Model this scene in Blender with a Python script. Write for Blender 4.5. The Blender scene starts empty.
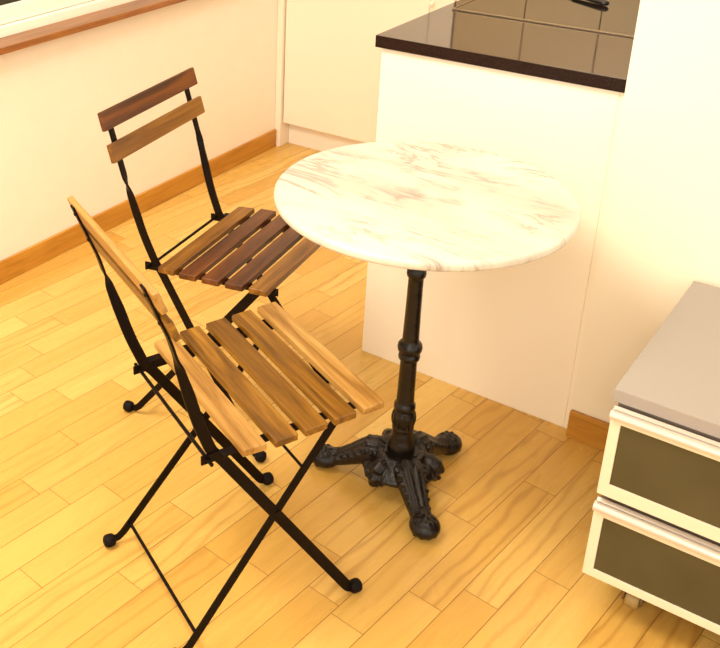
import bpy, bmesh, math, random
from mathutils import Vector, Matrix, noise
S = bpy.context.scene
COL = S.collection
R = math.radians

# ---------------------------------------------------------------- camera
yaw, pitch, roll = R(-38.8001), R(-24.3684), R(-0.5368)
fw = Vector((math.sin(yaw)*math.cos(pitch), math.cos(yaw)*math.cos(pitch), math.sin(pitch)))
r0 = Vector((math.cos(yaw), -math.sin(yaw), 0)); u0 = r0.cross(fw)
rr = r0*math.cos(roll) + u0*math.sin(roll); uu = -r0*math.sin(roll) + u0*math.cos(roll)
cd = bpy.data.cameras.new('camera'); cam = bpy.data.objects.new('camera', cd); COL.objects.link(cam)
M = Matrix((rr, uu, -fw)).transposed().to_4x4(); M.translation = Vector((1.1812, -2.1874, 1.5648))
cam.matrix_world = M
cd.sensor_fit = 'HORIZONTAL'; cd.sensor_width = 36; cd.lens = 1021.75*36/720
cd.shift_x = (360-199.95)/720; cd.shift_y = -(324-203.68)/720
cd.clip_start = .02
S.camera = cam

# ---------------------------------------------------------------- world, lights, exposure
W = bpy.data.worlds.new('world'); S.world = W; W.use_nodes = True
bg = W.node_tree.nodes['Background']; bg.inputs[0].default_value = (1, .87, .69, 1); bg.inputs[1].default_value = 1.1

def area(name, loc, target, size, power, col, sy=None):
    l = bpy.data.lights.new(name, 'AREA'); l.energy = power; l.color = col; l.size = size
    if sy: l.shape = 'RECTANGLE'; l.size_y = sy
    o = bpy.data.objects.new(name, l); COL.objects.link(o); o.location = loc
    o.rotation_euler = (Vector(target)-Vector(loc)).to_track_quat('-Z', 'Y').to_euler(); return o
area('ceiling_lamp_light', (-.35, -1.35, 2.44), (-.1, -.5, 0), 1.0, 46, (1, .91, .75))
area('room_lamp_light', (1.3, -3.0, 2.3), (.2, -.2, .6), .9, 17, (1, .91, .76))
area('kitchen_lamp_light', (.1, .75, 2.4), (.1, .7, 0), .6, 7, (1, .91, .76))
S.view_settings.view_transform = 'Standard'; S.view_settings.look = 'None'
S.view_settings.exposure = .70; S.view_settings.gamma = 1; S.view_settings.use_curve_mapping = False

# ---------------------------------------------------------------- materials
def mat(name, col, rough=.5, metal=0, spec=.5, coat=0):
    m = bpy.data.materials.new(name); m.use_nodes = True
    b = m.node_tree.nodes['Principled BSDF']
    b.inputs['Base Color'].default_value = (*col, 1); b.inputs['Roughness'].default_value = rough
    b.inputs['Metallic'].default_value = metal; b.inputs['Specular IOR Level'].default_value = spec
    b.inputs['Coat Weight'].default_value = coat
    return m
def N(m, t, **k):
    n = m.node_tree.nodes.new(t)
    for a, v in k.items(): setattr(n, a, v)
    return n
def L(m, a, b): m.node_tree.links.new(a, b)
def mathn(m, op, a, b=None):
    n = N(m, 'ShaderNodeMath', operation=op)
    for i, x in enumerate((a, b)):
        if x is None: continue
        if isinstance(x, (int, float)): n.inputs[i].default_value = x
        else: L(m, x, n.inputs[i])
    return n.outputs[0]
def ramp(m, fac, stops):
    n = N(m, 'ShaderNodeValToRGB'); e = n.color_ramp.elements
    while len(e) < len(stops): e.new(.5)
    for i, (p, c) in enumerate(stops): e[i].position = p; e[i].color = (*c, 1)
    L(m, fac, n.inputs[0]); return n.outputs[0]
def noise_t(m, vec, scale, detail=3, rough=.55, dist=0):
    n = N(m, 'ShaderNodeTexNoise'); n.inputs['Scale'].default_value = scale; n.inputs['Detail'].default_value = detail
    n.inputs['Roughness'].default_value = rough; n.inputs['Distortion'].default_value = dist
    if vec is not None: L(m, vec, n.inputs['Vector'])
    return n.outputs['Fac']
def bsdf(m): return m.node_tree.nodes['Principled BSDF']
def bump(m, fac, strength, dist=.002):
    b = N(m, 'ShaderNodeBump'); b.inputs['Strength'].default_value = strength; b.inputs['Distance'].default_value = dist
    L(m, fac, b.inputs['Height']); L(m, b.outputs[0], bsdf(m).inputs['Normal'])
def objvec(m, scale=(1, 1, 1), rot=(0, 0, 0), rnd=0):
    tc = N(m, 'ShaderNodeTexCoord'); v = tc.outputs['Object']
    if rnd:
        oi = N(m, 'ShaderNodeObjectInfo'); mm = N(m, 'ShaderNodeVectorMath', operation='SCALE')
        cx = N(m, 'ShaderNodeCombineXYZ'); 
        for i in range(3): L(m, oi.outputs['Random'], cx.inputs[i])
        L(m, cx.outputs[0], mm.inputs[0]); mm.inputs['Scale'].default_value = rnd
        ad = N(m, 'ShaderNodeVectorMath', operation='ADD'); L(m, v, ad.inputs[0]); L(m, mm.outputs[0], ad.inputs[1]); v = ad.outputs[0]
    mp = N(m, 'ShaderNodeMapping'); mp.inputs['Scale'].default_value = scale; mp.inputs['Rotation'].default_value = rot
    L(m, v, mp.inputs['Vector']); return mp.outputs[0]

def plaster(name, col):
    m = mat(name, col, .75, spec=.25)
    f = noise_t(m, objvec(m), 14, 4, .6)
    g = noise_t(m, objvec(m), 90, 3, .6)
    h = mathn(m, 'ADD', f, mathn(m, 'MULTIPLY', g, .4))
    bump(m, h, .25, .004)
    L(m, ramp(m, f, [(.3, tuple(c*.97 for c in col)), (.7, col)]), bsdf(m).inputs['Base Color'])
    return m
def wood(name, dark, mid, light, rough=.35, axis='Y', rnd=7.0, coat=.0, figure=1.0):
    m = mat(name, mid, rough, coat=coat)
    s = {'X': (1.2, 14, 14), 'Y': (14, 1.2, 14), 'Z': (14, 14, 1.2)}[axis]
    v = objvec(m, s, rnd=rnd)
    a = noise_t(m, v, 2.2, 5, .6, .7*figure)
    s2 = tuple(x*5 if x > 2 else x for x in s)
    b = noise_t(m, objvec(m, s2, rnd=rnd), 2.5, 3, .6)
    f = mathn(m, 'ADD', mathn(m, 'MULTIPLY', a, .75), mathn(m, 'MULTIPLY', b, .25))
    L(m, ramp(m, f, [(.38, dark), (.5, mid), (.62, light)]), bsdf(m).inputs['Base Color'])
    bump(m, b, .12, .001)
    return m

M_wall_l = plaster('left_wall_plaster', (.93, .84, .735))
M_wall = mat('painted_wall', (.95, .87, .71), .6, spec=.3)
bump(M_wall, noise_t(M_wall, objvec(M_wall), 60, 3), .08, .002)
M_ceil = mat('ceiling_paint', (.9, .86, .78), .8)
M_white = mat('white_lacquer', (.93, .82, .69), .35)
M_white2 = mat('white_panel_laminate', (.96, .88, .74), .45)
M_kick = mat('plinth_white', (.90, .82, .72), .5)
M_gap = mat('dark_gap', (.12, .08, .05), .8)
M_tile = mat('beige_wall_tile', (.62, .47, .28), .3)
M_grout = mat('dark_grout', (.10, .06, .03), .8)
M_base = wood('oak_skirting', (.40, .165, .018), (.50, .225, .028), (.58, .28, .040), .4, 'Y', 3)
M_basex = wood('oak_skirting_front', (.40, .165, .018), (.50, .225, .028), (.58, .28, .040), .4, 'X', 3)
M_sill = wood('sill_wood', (.19, .062, .014), (.30, .108, .026), (.41, .165, .045), .28, 'Y', 3)
M_frame = mat('window_frame_white', (.95, .92, .82), .35)
M_glass = mat('window_glass_night', (.02, .025, .02), .05, spec=.6)
# chairs
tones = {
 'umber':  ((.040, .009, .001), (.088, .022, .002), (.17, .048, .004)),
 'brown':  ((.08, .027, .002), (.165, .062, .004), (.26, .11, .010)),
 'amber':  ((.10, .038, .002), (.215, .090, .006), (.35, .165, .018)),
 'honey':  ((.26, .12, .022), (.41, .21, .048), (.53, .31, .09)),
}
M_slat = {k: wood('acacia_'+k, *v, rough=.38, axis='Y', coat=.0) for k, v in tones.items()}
M_iron = mat('black_painted_steel', (.004, .0012, .0010), .45, spec=.13)
M_cap = mat('black_rubber', (.005, .002, .002), .6, spec=.15)
M_rivet = mat('steel_rivet', (.5, .42, .32), .3, 1)
M_cast = mat('cast_iron', (.005, .0022, .0016), .27, spec=.38)
_f = noise_t(M_cast, objvec(M_cast), 70, 4, .6)
bump(M_cast, _f, .7, .004)
# marble
M_marble = mat('white_marble', (.9, .86, .77), .22, spec=.5)
def _marble():
    m = M_marble
    v = objvec(m, (1, 3.2, 1), (0, 0, R(14)))
    a = noise_t(m, v, 3.2, 7, .62, 1.1)
    d = mathn(m, 'ABSOLUTE', mathn(m, 'SUBTRACT', a, .5))
    vein = ramp(m, d, [(0, (1, 1, 1)), (.022, (.40, .40, .40)), (.07, (0, 0, 0))])
    msk = ramp(m, noise_t(m, objvec(m), 5.5, 3, .6), [(.42, (0, 0, 0)), (.58, (1, 1, 1))])
    c = noise_t(m, v, 1.8, 5, .6, .5)
    base = ramp(m, c, [(.34, (.55, .49, .42)), (.5, (.66, .615, .53)), (.66, (.72, .685, .60))])
    mx = N(m, 'ShaderNodeMix', data_type='RGBA'); mx.inputs[7].default_value = (.26, .20, .17, 1)
    L(m, base, mx.inputs[6])
    L(m, mathn(m, 'MULTIPLY', mathn(m, 'MULTIPLY', vein, msk), .80), mx.inputs[0])
    L(m, mx.outputs[2], bsdf(m).inputs['Base Color'])
_marble()
# granite worktop
M_gran = mat('polished_black_granite', (.02, .010, .007), .06, spec=1.0)
bsdf(M_gran).inputs['IOR'].default_value = 1.75
M_gran_e = mat('granite_edge', (.02, .010, .007), .35, spec=.15)
def _gran(m):
    vo = N(m, 'ShaderNodeTexVoronoi'); vo.inputs['Scale'].default_value = 260; L(m, objvec(m), vo.inputs['Vector'])
    f = ramp(m, vo.outputs['Distance'], [(.0, (.26, .12, .07)), (.12, (.06, .028, .018)), (.3, (.016, .006, .004))])
    L(m, f, bsdf(m).inputs['Base Color'])
_gran(M_gran); _gran(M_gran_e)
M_hobglass = mat('black_ceramic_glass', (.015, .010, .007), .05, spec=1.0); bsdf(M_hobglass).inputs['IOR'].default_value = 1.75
M_steel = mat('brushed_steel', (.30, .23, .15), .4, 1)
M_pan = mat('black_handle', (.008, .006, .007), .4)
# sideboard
M_top = mat('silver_grey_laminate', (.34, .305, .285), .4)
M_alu = mat('pale_aluminium_frame', (.80, .72, .56), .36, .1)
M_alu2 = mat('aluminium_handle', (.66, .60, .54), .28, .5)
M_carc = mat('cabinet_carcass', (.20, .16, .13), .5)
M_olive = mat('frosted_olive_glass', (.135, .090, .025), .28, spec=.5)
L(M_olive, ramp(M_olive, noise_t(M_olive, objvec(M_olive, (3, 3, 3)), 2, 3), [(.3, (.060, .049, .020)), (.7, (.082, .068, .031))]), bsdf(M_olive).inputs['Base Color'])
M_wheel = mat('translucent_castor', (.40, .27, .09), .3)

# floor
def floor_mat():
    m = mat('maple_strip_floor', (.7, .4, .12), .27, spec=.45)
    at = N(m, 'ShaderNodeAttribute', attribute_name='plank')
    tc = N(m, 'ShaderNodeTexCoord')
    rt = N(m, 'ShaderNodeMapping'); rt.inputs['Rotation'].default_value = (0, 0, R(6)); L(m, tc.outputs['Object'], rt.inputs['Vector'])
    off = N(m, 'ShaderNodeVectorMath', operation='SCALE'); L(m, at.outputs['Color'], off.inputs[0]); off.inputs['Scale'].default_value = 9
    ad = N(m, 'ShaderNodeVectorMath', operation='ADD'); L(m, rt.outputs[0], ad.inputs[0]); L(m, off.outputs[0], ad.inputs[1])
    def mapped(s):
        q = N(m, 'ShaderNodeMapping'); q.inputs['Scale'].default_value = s; L(m, ad.outputs[0], q.inputs['Vector']); return q.outputs[0]
    fine = noise_t(m, mapped((60, 2.5, 1)), 2, 4, .6)
    big = noise_t(m, mapped((9, 1.5, 1)), 1.6, 4, .55, .8)
    fig = N(m, 'ShaderNodeTexWave', wave_type='BANDS', bands_direction='X'); fig.inputs['Scale'].default_value = 9
    fig.inputs['Distortion'].default_value = 9; fig.inputs['Detail'].default_value = 3; fig.inputs['Detail Scale'].default_value = 1.2
    L(m, mapped((1, .22, 1)), fig.inputs['Vector'])
    sep = N(m, 'ShaderNodeSeparateColor'); L(m, at.outputs['Color'], sep.inputs[0])
    tone = ramp(m, sep.outputs[0], [(0, (.65, .370, .078)), (.35, (.71, .43, .105)), (.7, (.75, .475, .128)), (1, (.79, .52, .155))])
    g = mathn(m, 'ADD', mathn(m, 'MULTIPLY', big, .6), mathn(m, 'MULTIPLY', fine, .4))
    gr = ramp(m, g, [(.30, (.86, .80, .70)), (.5, (.97, .96, .94)), (.70, (1, 1, 1))])
    mx = N(m, 'ShaderNodeMix', data_type='RGBA', blend_type='MULTIPLY'); mx.inputs[0].default_value = 1
    L(m, tone, mx.inputs[6]); L(m, gr, mx.inputs[7])
    fr = ramp(m, fig.outputs['Fac'], [(.0, (.62, .50, .36)), (.22, (.92, .88, .82)), (.5, (1, 1, 1))])
    mx2 = N(m, 'ShaderNodeMix', data_type='RGBA', blend_type='MULTIPLY')
    fsel = ramp(m, sep.outputs[1], [(.0, (0, 0, 0)), (.45, (0, 0, 0)), (1, (1, 1, 1))])
    L(m, mathn(m, 'MULTIPLY', fsel, .55), mx2.inputs[0]); L(m, mx.outputs[2], mx2.inputs[6]); L(m, fr, mx2.inputs[7])
    L(m, mx2.outputs[2], bsdf(m).inputs['Base Color'])
    L(m, ramp(m, big, [(.3, (.32,)*3), (.7, (.24,)*3)]), bsdf(m).inputs['Roughness'])
    return m
M_floor = floor_mat()
M_seam = mat('floor_seam', (.26, .11, .018), .6)

# ---------------------------------------------------------------- helpers
def mkobj(name, bm, m, parent=None, smooth=False, auto=None):
    me = bpy.data.meshes.new(name); bmesh.ops.recalc_face_normals(bm, faces=bm.faces)
    bm.to_mesh(me); bm.free()
    for x in (m if isinstance(m, (list, tuple)) else [m]): me.materials.append(x)
    if smooth:
        for p in me.polygons: p.use_smooth = True
        if auto: me.set_sharp_from_angle(angle=R(auto))
    o = bpy.data.objects.new(name, me); COL.objects.link(o)
    if smooth and auto and len(me.polygons) < 700:
        o.modifiers.new('wn', 'WEIGHTED_NORMAL').keep_sharp = True
    if parent: o.parent = parent
    return o
def box(bm, x0, x1, y0, y1, z0, z1, bev=0, seg=2, mi=0):
    t = bmesh.new()
    bmesh.ops.create_cube(t, size=1)
    for v in t.verts: v.co = Vector(((x0+x1)/2+v.co.x*(x1-x0), (y0+y1)/2+v.co.y*(y1-y0), (z0+z1)/2+v.co.z*(z1-z0)))
    if bev: bmesh.ops.bevel(t, geom=t.edges[:], offset=bev, segments=seg, affect='EDGES', profile=.5)
    merge(bm, t, mi)
def merge(bm, t, mi=0, mtx=None):
    mp = {}
    for v in t.verts: mp[v] = bm.verts.new(mtx @ v.co if mtx else v.co)
    for f in t.faces:
        try: g = bm.faces.new([mp[v] for v in f.verts]); g.material_index = mi; g.smooth = f.smooth
        except ValueError: pass
    t.free()
def sweep(bm, path, sect, frames=None, close=True):
    """path: points; sect: fn(i)-> list of (a,b) offsets; frames: fn(i)-> (A,B) axes"""
    rings = []
    for i, p in enumerate(path):
        A, B = frames(i)
        rings.append([bm.verts.new(Vector(p)+A*a+B*b) for a, b in sect(i)])
    n = len(rings[0])
    for i in range(len(rings)-1):
        for k in range(n):
            bm.faces.new((rings[i][k], rings[i][(k+1) % n], rings[i+1][(k+1) % n], rings[i+1][k]))
    if close: bm.faces.new(rings[0][::-1]); bm.faces.new(rings[-1])
def tube(bm, pts, rad, n=10):
    pts = [Vector(p) for p in pts]
    def fr(i):
        t = (pts[min(i+1, len(pts)-1)]-pts[max(i-1, 0)]).normalized()
        up = Vector((0, 0, 1)) if abs(t.z) < .95 else Vector((1, 0, 0))
        A = t.cross(up).normalized(); return A, t.cross(A)
    rf = rad if callable(rad) else (lambda i: rad)
    sweep(bm, pts, lambda i: [(rf(i)*math.cos(2*math.pi*k/n), rf(i)*math.sin(2*math.pi*k/n)) for k in range(n)], fr)
def lathe(bm, prof, c=(0, 0, 0), n=48, mtx=None):
    t = bmesh.new(); rings = []
    for r, z in prof:
        rings.append([t.verts.new((c[0]+r*math.cos(2*math.pi*k/n), c[1]+r*math.sin(2*math.pi*k/n), c[2]+z)) for k in range(n)])
    for i in range(len(rings)-1):
        for k in range(n): t.faces.new((rings[i][k], rings[i][(k+1) % n], rings[i+1][(k+1) % n], rings[i+1][k]))
    t.faces.new(rings[0][::-1]); t.faces.new(rings[-1])
    merge(bm, t, 0, mtx)
def thing(name, label, cat, loc=(0, 0, 0), rz=0, group=None):
    o = bpy.data.objects.new(name, None); COL.objects.link(o); o.location = loc; o.rotation_euler = (0, 0, rz)
    o.empty_display_size = .1
    return tag(o, label, cat, group)
def tag(o, label, cat, group=None):
    o['label'] = label; o['category'] = cat
    if group: o['group'] = group
    return o
def struct(o): o['kind'] = 'structure'; return o
def bx(name, m, *a, parent=None, bev=0, seg=2):
    bm = bmesh.new(); box(bm, *a, bev=bev, seg=seg); return mkobj(name, bm, m, parent, smooth=bev > 0, auto=40)

# ---------------------------------------------------------------- setting
WL, YB, WY = -1.1075, 1.1787, -.02
def make_floor():
    bm = bmesh.new(); at = bm.loops.layers.float_color.new('plank')
    rnd = random.Random(11); t = R(6); ct, st = math.cos(t), math.sin(t); p, v0 = .077, .064; g = .0008
    known = {-3: [-.972], -2: [-.877], -1: [-1.169], 0: [-.81], -5: [-.821], 1: [-1.033, -.60], -12: [-.564], -11: [-.49], -9: [-.717],
             -6: [-.585], -7: [-.718], 5: [-.352], 6: [-.813], 2: [-.857], -4: [.086]}
    X0, X1, Y0, Y1 = WL-.3, 2.6, -3.6, 1.9
    def quad(v0_, v1_, u0_, u1_, z, mi, c):
        f = bm.faces.new([bm.verts.new((v*ct+u*st, -v*st+u*ct, z)) for v, u in ((v0_, u0_), (v1_, u0_), (v1_, u1_), (v0_, u1_))])
        f.material_index = mi
        for l in f.loops: l[at] = c
    for row in range(-24, 42):
        va, vb = v0+row*p, v0+(row+1)*p
        ks = known.get(row)
        s = (ks[0] if ks else rnd.uniform(-1, 0))
        js = list(ks) if ks else [s]
        a = min(js)
        while a > -4.2: a -= rnd.uniform(.38, .62); js.append(a)
        a = max(js)
        while a < 2.4: a += rnd.uniform(.38, .62); js.append(a)
        js.sort()
        for i in range(len(js)-1):
            a, b = js[i], js[i+1]
            c = (rnd.random(), rnd.random()**1.8, rnd.random(), 1)
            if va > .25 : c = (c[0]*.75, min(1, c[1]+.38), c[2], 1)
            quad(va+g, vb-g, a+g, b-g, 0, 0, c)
            quad(va-g, vb-g, a-g, a+g, 0, 1, c)
            quad(va-g, va+g, a+g, b-g, 0, 1, c)
    o = mkobj('floor', bm, [M_floor, M_seam])
    # orientation upward
    for poly in o.data.polygons:
        pass
    # clip the boards to the room
    bm = bmesh.new(); bm.from_mesh(o.data)
    bmesh.ops.remove_doubles(bm, verts=bm.verts, dist=1e-5)
    for co, no in (((WL-.12, 0, 0), (-1, 0, 0)), ((2.4, 0, 0), (1, 0, 0)), ((0, -3.5, 0), (0, -1, 0)), ((0, 1.8, 0), (0, 1, 0))):
        bmesh.ops.bisect_plane(bm, geom=bm.verts[:]+bm.edges[:]+bm.faces[:], plane_co=co, plane_no=no, clear_outer=True)
    for f in bm.faces:
        if f.normal.z < 0: f.normal_flip()
    bm.to_mesh(o.data); bm.free()
    return struct(o)
make_floor()

# left wall with the window opening (y from -2.2 to 0.95 above the sill)
SILL = .742
bm = bmesh.new()
box(bm, WL-.14, WL, -3.5, 1.8, 0, SILL)
box(bm, WL-.14, WL, -3.5, -2.2, SILL, 2.5)
box(bm, WL-.14, WL, .95, 1.8, SILL, 2.5)
box(bm, WL-.14, WL, -2.2, .95, 2.1, 2.5)
struct(mkobj('wall_left', bm, M_wall_l))
bm = bmesh.new(); box(bm, WL-.1, 2.4, YB+.60, YB+.72, 0, 2.5); struct(mkobj('wall_back', bm, M_wall))
# thick wall on the right of the peninsula
bm = bmesh.new(); box(bm, .592, 2.4, WY, YB+.60, 0, 2.5); struct(mkobj('wall_right', bm, M_wall))
# tiled kitchen wall above the worktop
def tiles():
    bm = bmesh.new()
    xs = [-.354, -.101, .153, .407, .592]
    zs = [.9075, 1.42, 1.93, 2.45]
    box(bm, -.357, .592, YB+.012, YB+.60, .9075, 2.5, mi=1); box(bm, -.357, .592, YB+.012, YB+.60, 0, .9075, mi=2)
    for i in range(len(xs)-1):
        for j in range(len(zs)-1):
            box(bm, xs[i]+.002, xs[i+1]-.002, YB, YB+.014, zs[j]+.002, zs[j+1]-.002, mi=0)
    return struct(mkobj('wall_kitchen', bm, [M_tile, M_grout, M_wall]))
tiles()
struct(bx('ceiling', M_ceil, WL-.1, 2.4, -3.5, YB+.7, 2.5, 2.6))
bm = bmesh.new(); box(bm, WL, WL+.012, -3.5, YB-.0145, 0, .076, bev=.003)
struct(mkobj('baseboard_left', bm, M_base, smooth=True, auto=40))
bm = bmesh.new(); box(bm, .594, 2.4, WY-.014, WY, 0, .076, bev=.003)
struct(mkobj('baseboard_right', bm, M_basex, smooth=True, auto=40))
# window
def window():
    wd = struct(bx('window_1', M_glass, WL-.075, WL-.066, -2.2, .95, .80, 2.10))
    bm = bmesh.new()
    x0, x1 = WL-.10, WL-.045
    box(bm, x0, x1, -2.2, .95, SILL, SILL+.050, .004); box(bm, x0, x1, -2.2, .95, 2.05, 2.10, .004)
    box(bm, x0, x1, -2.2, -2.15, SILL, 2.1, .004); box(bm, x0, x1, .90, .95, SILL, 2.1, .004); box(bm, x0, x1, -.665, -.615, SILL+.04, 2.06, .004)
    mkobj('window_frame', bm, M_frame, wd, True, 40)
    bm = bmesh.new(); x0, x1 = WL-.085, WL-.058
    for a, b in ((-2.145, -.66), (-.62, .895)):
        box(bm, x0, x1, a, b, SILL+.052, SILL+.108, .005); box(bm, x0, x1, a, b, 1.99, 2.048, .005)
        box(bm, x0, x1, a, a+.06, SILL+.05, 2.048, .005); box(bm, x0, x1, b-.06, b, SILL+.05, 2.048, .005)
    mkobj('window_sash', bm, M_frame, wd, True, 40)
window()
bm = bmesh.new(); box(bm, WL-.045, -1.06, -2.28, 1.03, .7415, .7625, .004)
struct(mkobj('trim_1', bm, M_sill, smooth=True, auto=40))

# ---------------------------------------------------------------- kitchen
pf = tag(bx('filler_panel', M_white, WL+.0008, -1.0795, YB-.014, YB+.6, 0, 2.35, bev=.002),
         'narrow white upright panel between the left wall and the tall white cupboard', 'panel')
tc_ = thing('tall_cupboard', 'tall flat white kitchen cupboard in the far corner behind the table', 'cupboard', (-.765, YB+.3, 0))
def local(o, parent):
    o.parent = parent; o.matrix_parent_inverse = parent.matrix_basis.inverted(); return o
def mb(parent, name, m, *a, bev=0):
    o = bx(name, m, *a, bev=bev); return local(o, parent)
mb(tc_, 'carcass', M_kick, -1.0775, -.4555, YB+.022, YB+.598, .1036, 2.35)
mb(tc_, 'door', M_white, -1.0745, -.4552, YB, YB+.02, .106, 2.345, bev=.0025)
mb(tc_, 'plinth', M_kick, -1.0775, -.4555, YB+.05, YB+.066, 0, .1036)
nc = thing('narrow_cupboard', 'very narrow white cupboard at the left end of the worktop, beside the wide tall one', 'cupboard', (-.40, YB+.3, 0))
mb(nc, 'carcass', M_kick, -.4535, -.360, YB+.022, YB+.598, .1036, 2.35)
mb(nc, 'door', M_white, -.4538, -.362, YB, YB+.02, .106, 2.345, bev=.0025)
mb(nc, 'plinth', M_kick, -.4535, -.360, YB+.05, YB+.066, 0, .1036)
bm = bmesh.new(); lathe(bm, [(.004, 0), (.004, .012), (.009, .016), (.009, .022), (.005, .025)], n=20, mtx=Matrix.Translation((-.441, YB+.001, .700)) @ Matrix.Rotation(R(90), 4, 'X'))
local(mkobj('knob', bm, M_white, smooth=True, auto=40), nc)

pn = thing('kitchen_peninsula', 'white kitchen peninsula with a plain end panel behind the round table', 'cabinet', (.29, .55, 0))
mb(pn, 'end_panel', M_white2, .001, .5765, 0, .019, 0, .8765, bev=.0015)
mb(pn, 'carcass', M_white2, .001, .5765, .021, YB-.004, 0, .8765)
mb(pn, 'cover_strip', M_white2, .5768, .5912, .001, .3, 0, .8765)
wt = thing('worktop', 'polished black granite worktop on the white kitchen peninsula', 'worktop', (.29, .55, .8775))
bm = bmesh.new(); box(bm, -.010, .5905, -.0155, YB-.002, .8775, .9075, .0012)
for f in bm.faces: f.material_index = 0 if f.normal.z > .5 or f.calc_center_median().z > .9072 else 1
local(mkobj('slab', bm, [M_gran, M_gran_e], smooth=True, auto=40), wt)
hb = thing('ceramic_hob', 'black glass hob with a thin metal rim, set in the granite worktop', 'hob', (.31, .58, .908))
mb(hb, 'glass', M_hobglass, .030, .586, .333, .85, .9076, .9105)
bm = bmesh.new()
box(bm, .0245, .030, .3265, .8555, .9076, .9120, .001); box(bm, .030, .588, .3265, .3330, .9076, .9120, .001); box(bm, .030, .588, .85, .8555, .9076, .9120, .001)
local(mkobj('metal_rim', bm, M_steel, smooth=True, auto=40), hb)
ut = thing('spatula', 'black kitchen spatula lying on the hob, only the rounded end of its handle in view', 'spatula', (.27, .68, .911))
UB = Vector((.345, .592, .9185)); UD = Vector((-.90, .435, 0)).normalized(); UX = Vector((UD.y, -UD.x, 0))
def strip(name, m, ts, ws, hs_, parent):
    bm = bmesh.new(); pts = [UB+UD*t+Vector((0, 0, 0)) for t in ts]
    sweep(bm, pts, lambda i: [(ws[i]*math.cos(2*math.pi*k/20), hs_[i]*math.sin(2*math.pi*k/20)) for k in range(20)], lambda i: (UX, Vector((0, 0, 1))))
    return local(mkobj(name, bm, m, smooth=True, auto=60), parent)
strip('handle', M_pan, [0, .002, .006, .012, .03, .08, .12], [.003, .0075, .0115, .0130, .0125, .010, .008], [.002, .005, .0065, .007, .007, .006, .005], ut)
strip('shaft', M_steel, [.118, .13, .17, .19], [.004, .0035, .0035, .004], [.0035, .003, .003, .0025], ut)
strip('blade', M_pan, [.186, .192, .21, .26, .285, .288], [.008, .022, .034, .038, .036, .030], [.002, .0022, .002, .0018, .0012, .0008], ut)

# ---------------------------------------------------------------- sideboard
SX0, SX1, SYF = .805, 1.66, -.560
sb = thing('drawer_cabinet', 'low drawer cabinet with silver-grey top and frosted olive glass drawers, on castors', 'cabinet', (1.23, -.29, 0))
mb(sb, 'top_board', M_top, SX0-.003, SX1, -.543, -.036, .4820, .5075, bev=.0015)
mb(sb, 'carcass', M_carc, SX0+.006, SX1-.006, -.532, -.04, .100, .4815)
def front(z0, z1, gz0, gz1, x0, yf):
    bm = bmesh.new(); x1 = SX1; yb = yf+.022; gx0 = x0+.019; gx1 = x1-.019
    box(bm, x0, gx0, yf, yb, z0, z1-.012, .0015); box(bm, gx1, x1, yf, yb, z0, z1-.012, .0015)
    box(bm, gx0-.001, gx1+.001, yf, yb, z0, gz0, .0015); box(bm, gx0-.001, gx1+.001, yf, yb, gz1, z1-.012, .0015)
    fr = local(mkobj('drawer_front', bm, M_alu, smooth=True, auto=40), sb)
    g = bx('glass_panel', M_olive, gx0-.0005, gx1+.0005, yf+.003, yf+.009, gz0-.0005, gz1+.0005); local(g, sb); g.parent = fr; g.matrix_parent_inverse = fr.matrix_basis.inverted() @ Matrix.Identity(4)
    g.matrix_parent_inverse = (Matrix.Translation(sb.location)).inverted() @ Matrix.Identity(4) if False else g.matrix_parent_inverse
    # rounded grip profile along the upper edge
    bm = bmesh.new(); prof = []
    yc, zc = yf+.002, z1-.010
    for k in range(13):
        a = R(200-k*17); prof.append((yc+.000+.0105*math.cos(a), zc+.0105*math.sin(a)))
    prof = [(yb, z1-.0125), (yb, z1-.002)] + [(yb-.004, z1)] + prof[::-1][2:] 
    r1 = [bm.verts.new((x0-.001, y, z)) for y, z in prof]; r2 = [bm.verts.new((x1+.001, y, z)) for y, z in prof]
    n = len(prof)
    for k in range(n): bm.faces.new((r1[k], r1[(k+1) % n], r2[(k+1) % n], r2[k]))
    bm.faces.new(r1[::-1]); bm.faces.new(r2)
    h = mkobj('grip', bm, M_alu2, smooth=True, auto=35); h.parent = fr
    return fr, g, h
# children of a drawer keep world coordinates: fronts sit under sb with an inverse, sub-parts directly under the front
fr1 = front(.289, .474, .317, .449, .8090, SYF)
fr2 = front(.100, .2715, .119, .2435, .8110, SYF-.004)
for fr, g, h in (fr1, fr2):
    g.matrix_parent_inverse = Matrix.Identity(4); h.matrix_parent_inverse = Matrix.Identity(4)
for cx_, cy_ in ((.895, -.475), (1.57, -.475), (.895, -.10), (1.57, -.10)):
    bm = bmesh.new()
    lathe(bm, [(.008, -.013), (.0155, -.0125), (.0185, -.009), (.0185, .009), (.0155, .0125), (.008, .013)], n=32, mtx=Matrix.Translation((cx_, cy_-.006, .0187)) @ Matrix.Rotation(R(90), 4, 'Y') )
    w = local(mkobj('castor_wheel', bm, M_wheel, smooth=True, auto=40), sb)
    bm = bmesh.new(); box(bm, cx_-.019, cx_-.015, cy_-.016, cy_+.008, .014, .082, .001); box(bm, cx_+.015, cx_+.019, cy_-.016, cy_+.008, .014, .082, .001)
    box(bm, cx_-.019, cx_+.019, cy_-.016, cy_+.012, .070, .082, .002); box(bm, cx_-.024, cx_+.024, cy_-.024, cy_+.024, .088, .0995, .001)
    lathe(bm, [(.006, .078), (.006, .092)], c=(cx_, cy_, 0), n=14); tube(bm, [(cx_-.018, cy_-.006, .0187), (cx_+.018, cy_-.006, .0187)], .004, 10)
    b_ = mkobj('castor_fork', bm, M_steel, smooth=True, auto=40); b_.parent = w

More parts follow.
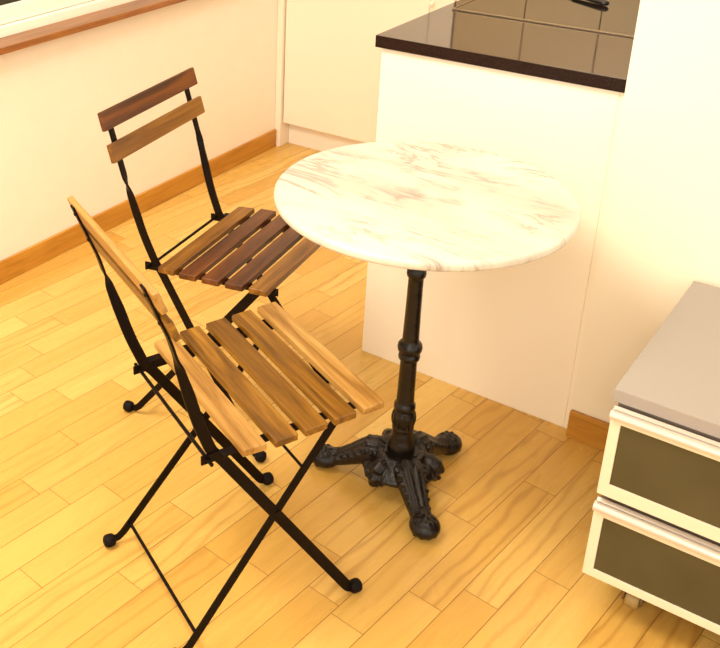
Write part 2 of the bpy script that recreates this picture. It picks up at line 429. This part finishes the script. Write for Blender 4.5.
# ---------------------------------------------------------------- bistro table
TX, TY, TZ, TR = .352, -.435, .729, .302
tb = thing('bistro_table', 'round bistro table with a white marble top on a black cast-iron pedestal', 'table', (TX, TY, 0))
def part(parent, name, bm, m, smooth=True, auto=40): return mkobj(name, bm, m, parent, smooth, auto)
bm = bmesh.new(); pr = []
th, er = .021, .0085
for k in range(9):
    a = R(-90+k*90/8); pr.append((TR-er+er*math.cos(a), -th+er+er*math.sin(a)))
for k in range(9):
    a = R(k*90/8); pr.append((TR-er+er*math.cos(a), -er+er*math.sin(a)))
lathe(bm, [(.02, -th)]+pr+[(.02, 0)], c=(0, 0, TZ), n=128)
part(tb, 'tabletop', bm, M_marble)
bm = bmesh.new()   # cross-shaped iron bracket under the marble
for a in (20, 110):
    t = bmesh.new(); box(t, -.2, .2, -.016, .016, TZ-th-.012, TZ-th-.0005, .002); merge(bm, t, 0, Matrix.Rotation(R(a), 4, 'Z'))
lathe(bm, [(.05, 0), (.05, -.008), (.022, -.016), (.018, -.05), (.016, -.05)][::-1], c=(0, 0, TZ-th-.001), n=32)
part(tb, 'bracket', bm, M_cast)
bm = bmesh.new()
prof = [(.031, .088), (.031, .100), (.0300, .113), (.0275, .122), (.0250, .134), (.0245, .142), (.023, .147), (.0235, .152), (.0245, .156), (.023, .160),
        (.0225, .163), (.0245, .172), (.0255, .182), (.0250, .192), (.0215, .200), (.0205, .203), (.0235, .206), (.0240, .212), (.0235, .219), (.0205, .222),
        (.0195, .226), (.0190, .250), (.0180, .330), (.0182, .336), (.0225, .338), (.0235, .343), (.0225, .349), (.0200, .352), (.0205, .355), (.0255, .359), (.0268, .366),
        (.0260, .373), (.0225, .378), (.0185, .381), (.0178, .386), (.0165, .46), (.0158, .532), (.0160, .538), (.0195, .541), (.0205, .547), (.0200, .554), (.0175, .558),
        (.0162, .562), (.0155, .64), (.0155, .692)]
lathe(bm, prof, n=40)
# shallow flutes / reeding on the turned bulb
for k in range(12):
    a = 2*math.pi*k/12
    tube(bm, [((.0225+.003*math.sin(math.pi*i/6))*math.cos(a), (.0225+.003*math.sin(math.pi*i/6))*math.sin(a), .163+i*.006) for i in range(7)], .0022, 6)
part(tb, 'column', bm, M_cast, auto=60)
# hub
def cast_mesh(name, bm, vox, disp=.0):
    o = part(tb, name, bm, M_cast, auto=None)
    md = o.modifiers.new('r', 'REMESH'); md.mode = 'VOXEL'; md.voxel_size = vox; md.use_smooth_shade = True
    sm = o.modifiers.new('s', 'SMOOTH'); sm.iterations = 1; sm.factor = .4
    return o
bm = bmesh.new()
lathe(bm, [(.085, .050), (.088, .058), (.080, .070), (.064, .082), (.056, .094), (.052, .098), (.046, .098), (.038, .094), (.02, .094)], n=64)
for k in range(40):
    a = 2*math.pi*k/40; t = bmesh.new(); bmesh.ops.create_icosphere(t, subdivisions=1, radius=.0033, matrix=Matrix.Translation((.0535*math.cos(a), .0535*math.sin(a), .0965))); merge(bm, t)
for j, ang in enumerate((17, 137, -103)):      # acanthus lobes hanging between the feet
    a = R(ang); c, s = math.cos(a), math.sin(a)
    pts = [(r*c, r*s, z) for r, z in ((.048, .080), (.066, .078), (.080, .070), (.086, .058), (.083, .046), (.076, .040), (.068, .044))]
    rad = [.016, .019, .019, .017, .016, .013, .008]
    tube(bm, pts, lambda i: rad[i], 12)
    for s2 in (-1, 1):
        b = a+s2*.26; pts2 = [(r*math.cos(b+s2*e), r*math.sin(b+s2*e), z) for r, z, e in ((.048, .088, 0), (.070, .074, .03), (.086, .058, .05), (.088, .045, -.02))]
        tube(bm, pts2, lambda i: (.006, .007, .0075, .004)[i], 8)
cast_mesh('hub', bm, .0024)
for j, ang in enumerate((-43, 77, -163)):
    bm = bmesh.new(); a = R(ang); c, s = math.cos(a), math.sin(a)
    P = [(.028, .060, .036, .028), (.052, .072, .037, .032), (.076, .070, .035, .031), (.100, .056, .031, .026), (.124, .041, .0265, .021), (.144, .031, .024, .0175), (.162, .026, .025, .0165)]
    # fine resample
    Q = []
    for i in range(len(P)-1):
        for k in range(4):
            t = k/4; Q.append(tuple(P[i][m]*(1-t)+P[i+1][m]*t for m in range(4)))
    Q.append(P[-1])
    side = Vector((-s, c, 0)); up = Vector((0, 0, 1))
    path = [(q[0]*c, q[0]*s, q[1]) for q in Q]
    sweep(bm, path, lambda i: [(Q[i][2]*math.cos(2*math.pi*k/24), Q[i][3]*math.sin(2*math.pi*k/24)) for k in range(24)], lambda i: (side, up))
    # rounded paw
    t = bmesh.new(); bmesh.ops.create_uvsphere(t, u_segments=24, v_segments=16, radius=1)
    for v in t.verts: v.co = Vector((v.co.x*.036, v.co.y*.0335, v.co.z*.024))
    merge(bm, t, 0, Matrix.Translation((.174*c, .174*s, .0245)) @ Matrix.Rotation(a, 4, 'Z'))
    # rosette on top of the paw
    for k in range(8):
        b = 2*math.pi*k/8; t = bmesh.new(); bmesh.ops.create_icosphere(t, subdivisions=2, radius=.0062, matrix=Matrix.Translation((.176*c+.0155*math.cos(b), .176*s+.0155*math.sin(b), .0430))); merge(bm, t)
    t = bmesh.new(); bmesh.ops.create_icosphere(t, subdivisions=2, radius=.0075, matrix=Matrix.Translation((.176*c, .176*s, .0465))); merge(bm, t)
    # toes / scroll edge
    for k in range(5):
        b = a+R(-64+32*k); t = bmesh.new(); bmesh.ops.create_icosphere(t, subdivisions=2, radius=.0075, matrix=Matrix.Translation((.174*c+.0262*math.cos(b), .174*s+.0262*math.sin(b), .016))); merge(bm, t)
    # ribs running down the leg, with leaf curls at the knee
    for o_ in (-.020, -.0075, .0075, .020):
        pts = []
        for q in Q[::2]:
            w = o_*q[2]/.030
            zz = q[1]+q[3]*math.sqrt(max(0, 1-(w/q[2])**2))
            pts.append((q[0]*c-s*w, q[0]*s+c*w, zz))
        tube(bm, pts, .0036, 8)
    for k, r_ in enumerate((.062, .078, .094, .110, .126, .142)):
        for s2 in (-1, 1):
            q = min(Q, key=lambda e: abs(e[0]-r_)); w = s2*q[2]*.86
            t = bmesh.new(); bmesh.ops.create_icosphere(t, subdivisions=2, radius=.0068-.0004*k, matrix=Matrix.Translation((r_*c-s*w, r_*s+c*w, q[1]+q[3]*.52))); merge(bm, t)
    for k in range(4):
        r_ = .152+.006*k; t = bmesh.new(); bmesh.ops.create_icosphere(t, subdivisions=2, radius=.006, matrix=Matrix.Translation((r_*c, r_*s, .048-.002*k))); merge(bm, t)
    for v in bm.verts: v.co.z = max(v.co.z, .0012)
    cast_mesh('foot', bm, .0024)

# ---------------------------------------------------------------- folding chairs
def chair(name, label, x, y, ang, back_tones, seat_tones, xf=.1428, xr=-.2488, xu=-.1602, zu=.4406, front_y=.185, rear_y=(.170, .158), bshift=0, recline=0, seat_dz=0, backz=((.8095, .7650), (.7365, .6920))):
    root = thing(name, label, 'chair', (x, y, 0), R(ang), 'folding slatted chairs beside the round table')
    xt, zt = -.2651, .806; tilt = math.tan(R(3.6637)); zs = .4573+seat_dz
    def backx(z): return -.263+bshift+(.808-z)*.292-max(0, z-.69)*recline
    TH = .012
    # back slats (front face on the fitted plane, tilted with the uprights)
    for (z1, z0), tone in zip(backz, back_tones):
        bm = bmesh.new(); box(bm, -TH, 0, -.2023, .2023, z0-z1, 0, .0028, 3)
        an = math.atan2(backx(z0)-backx(z1), z1-z0)
        for v in bm.verts:
            vx, vz = v.co.x, v.co.z
            v.co.x = backx(z1)+vx*math.cos(an)-vz*math.sin(an); v.co.z = z1+vz*math.cos(an)+vx*math.sin(an)
        sl = part(root, 'back_slat', bm, M_slat[tone])
        zm = (z0+z1)/2
        for s in (-1, 1):
            bm = bmesh.new(); bmesh.ops.create_uvsphere(bm, u_segments=12, v_segments=6, radius=.0045, matrix=Matrix.Translation((backx(zm)-TH-.0048, s*.166, zm)) @ Matrix.Scale(.5, 4, (1, 0, 0)))
            mkobj('rivet', bm, M_iron, sl, True)
    # seat slats
    s0, sp, wd, hw, th = -.1242, .0605, .0455, .2035, .015
    for k in range(5):
        xa = s0+k*sp; bm = bmesh.new(); w = .199 if k in (0,) else hw
        box(bm, xa, xa+wd, -w, w, -th, 0, .0026, 3)
        if k == 0:
            for v in bm.verts:
                if abs(v.co.y) > .17 and v.co.x < xa+wd*.5: v.co.y *= .985
        for v in bm.verts: v.co.z += zs+v.co.x*tilt
        sl = part(root, 'seat_slat', bm, M_slat[seat_tones[k]])
    zseat = lambda x_: zs+x_*tilt-th
    # seat rails (angle section) with hooked rear ends
    for s in (-1, 1):
        bm = bmesh.new(); yr = s*.1655
        def sec(i): return [(-.009, -.0025), (.009, -.0025), (.009, .0), (-.009, .0)]
        pts = [(-.150, yr), (-.12, yr), (.170, yr)]
        t = bmesh.new(); box(t, -.152, .168, yr-.009, yr+.009, -.003, 0, .0006)
        merge(bm, t); t = bmesh.new(); box(t, -.152, .168, yr-s*.009-.0015, yr-s*.009+.0015, -.019, -.0005, .0006); merge(bm, t)
        # hooked lug gripping the cross rod
        t = bmesh.new(); box(t, -.186, -.140, yr-s*.009-.002, yr-s*.009+.002, -.019, .0, .0008); merge(bm, t)
        for v in bm.verts: v.co.z += zs+v.co.x*tilt-th-.0003
        part(root, 'seat_rail', bm, M_iron)
    # uprights: flat bar, face-on at the backrest, twisted below it, then down to the front foot
    for s in (-1, 1):
        yu, yh, yf = s*.166, s*.1534, s*front_y
        bo = TH+.0026
        C = [(backx(z_)-bo, z_) for z_ in (backz[0][0]-.0065, .76, .72, .69, .655, .62, .58, .55)]
        x5 = C[-1][0]; hx, hz = xu+.001, zu-.001
        for t_, e_ in ((.25, .20), (.5, .43), (.75, .70), (1.0, 1.0)): C.append((x5+(hx-x5)*e_, .55+(hz-.55)*t_))
        C.append((xu+.018, zu-.022))
        n = 12; e = C[-1]; xe, ze = xf-.018, .026
        for k in range(1, n+1): C.append((e[0]+(xe-e[0])*k/n, e[1]+(ze-e[1])*k/n))
        C.append((xf-.008, .0165)); C.append((xf+.002, .0145))
        # densify by Catmull-Rom
        D = []
        for i in range(len(C)-1):
            p0, p1, p2, p3 = [Vector(C[max(0, min(len(C)-1, j))]) for j in (i-1, i, i+1, i+2)]
            for k in range(4):
                t = k/4; D.append(.5*((2*p1)+(p2-p0)*t+(2*p0-5*p1+4*p2-p3)*t*t+(3*p1-p0-3*p2+p3)*t**3))
        D.append(Vector(C[-1]))
        def yat(z): return yf+(yh-yf)*min(1, z/zu) if z < zu else yh+(yu-yh)*min(1, (z-zu)/.2)
        path = [Vector((p.x, yat(p.y), p.y)) for p in D]
        def frm(i):
            t = (path[min(i+1, len(path)-1)]-path[max(i-1, 0)]).normalized()
            Y = Vector((0, 1, 0)); X = Y.cross(t).normalized(); Yp = t.cross(X).normalized()
            z = path[i].z; tw = min(1, max(0, (.655-z)/.055)); th_ = R(90)*tw*(tw*tw*(6*tw-15)+10)/1 if False else R(90)*(3*tw*tw-2*tw**3)
            A = Yp*math.cos(th_)-X*math.sin(th_)*s; B = t.cross(A); return A, B
        def sec(i):
            z = path[i].z
            w, h = (.0085, .0023)
            if z < .61: w = .0085+.0023*min(1, (.61-z)/.04)
            return [(w, h), (w*.96, h*1.0), (-w*.96, h), (-w, h*.6), (-w, -h*.6), (-w*.96, -h), (w*.96, -h), (w, -h*.6)]
        bm = bmesh.new(); sweep(bm, path, sec, frm)
        up = part(root, 'upright', bm, M_iron, auto=30)
        # round rubber foot
        bm = bmesh.new(); c_ = Vector((xf+.004, yat(.015), .0145))
        lathe(bm, [(.004, -.013), (.010, -.012), (.0135, -.008), (.0142, -.002), (.0142, .004), (.0125, .009), (.008, .012), (.004, .0125)], n=24, mtx=Matrix.Translation(c_) @ Matrix.Rotation(R(90), 4, 'Y'))
        mkobj('foot_cap', bm, M_cap, up, True, 50)
    # rear legs: from under the front of the seat to the back
    for s in (-1, 1):
        ya, yb_ = s*.1475, s*(rear_y[0] if s < 0 else rear_y[1])
        xa, za = .118, zs+.118*tilt-th-.008
        pts = [Vector((xa+(xr+.034-xa)*k/10, ya+(yb_-ya)*k/10, za+(.026-za)*k/10)) for k in range(11)]
        pts += [Vector((xr+.022, yb_, .0165)), Vector((xr+.006, yb_, .0145))]
        def frm2(i):
            t = (pts[min(i+1, len(pts)-1)]-pts[max(i-1, 0)]).normalized(); X = Vector((0, 1, 0)).cross(t).normalized(); return X, t.cross(X)
        bm = bmesh.new(); w, h = .0082, .0021
        sweep(bm, pts, lambda i: [(w, h), (-w, h), (-w, -h), (w, -h)], frm2)
        lg = part(root, 'rear_leg', bm, M_iron, auto=30)
        bm = bmesh.new(); c_ = Vector((xr+.001, yb_, .0145))
        lathe(bm, [(.004, -.013), (.010, -.012), (.0135, -.008), (.0142, -.002), (.0142, .004), (.0125, .009), (.008, .012), (.004, .0125)], n=24, mtx=Matrix.Translation(c_) @ Matrix.Rotation(R(-90), 4, 'Y'))
        mkobj('foot_cap', bm, M_cap, lg, True, 50)
        # pivot rivet where leg and upright cross
        # line crossing in side view
        ux0, uz0, ux1, uz1 = xu+.018, zu-.020, xf-.006, .026
        lx0, lz0, lx1, lz1 = xa, za, xr+.034, .026
        den = (ux1-ux0)*(lz1-lz0)-(uz1-uz0)*(lx1-lx0)
        tt = ((lx0-ux0)*(lz1-lz0)-(lz0-uz0)*(lx1-lx0))/den; px_, pz_ = ux0+tt*(ux1-ux0), uz0+tt*(uz1-uz0)
        yy = s*(.153+(front_y-.153)*(1-pz_/zu))
        bm = bmesh.new(); tube(bm, [(px_, s*.146, pz_), (px_, yy+s*.0045, pz_)], .0045, 14)
        mkobj('pivot', bm, M_iron, lg, True, 40)
    def rod(nm, x_, z_, hw_, r_=.0035, hw2=None):
        bm = bmesh.new(); tube(bm, [(x_, -(hw2 or hw_), z_), (x_, hw_, z_)], r_, 12); part(root, nm, bm, M_iron)
    rod('hinge_rod', xu-.010, zu-.012, .176, .0036)
    k = .27; rod('stretcher', .118+(xr+.034-.118)*k, (zs+.118*tilt-th-.008)*(1-k)+.026*k, .1515, .003)
    k = .955; rod('stretcher', .118+(xr+.034-.118)*k, (zs+.118*tilt-th-.008)*(1-k)+.026*k, rear_y[1]-.001, .0036, rear_y[0]-.001)
    k = 0.02; rod('stretcher', .118+(xr+.034-.118)*k, (zs+.118*tilt-th-.008)*(1-k)+.026*k, .150, .003)
    return root
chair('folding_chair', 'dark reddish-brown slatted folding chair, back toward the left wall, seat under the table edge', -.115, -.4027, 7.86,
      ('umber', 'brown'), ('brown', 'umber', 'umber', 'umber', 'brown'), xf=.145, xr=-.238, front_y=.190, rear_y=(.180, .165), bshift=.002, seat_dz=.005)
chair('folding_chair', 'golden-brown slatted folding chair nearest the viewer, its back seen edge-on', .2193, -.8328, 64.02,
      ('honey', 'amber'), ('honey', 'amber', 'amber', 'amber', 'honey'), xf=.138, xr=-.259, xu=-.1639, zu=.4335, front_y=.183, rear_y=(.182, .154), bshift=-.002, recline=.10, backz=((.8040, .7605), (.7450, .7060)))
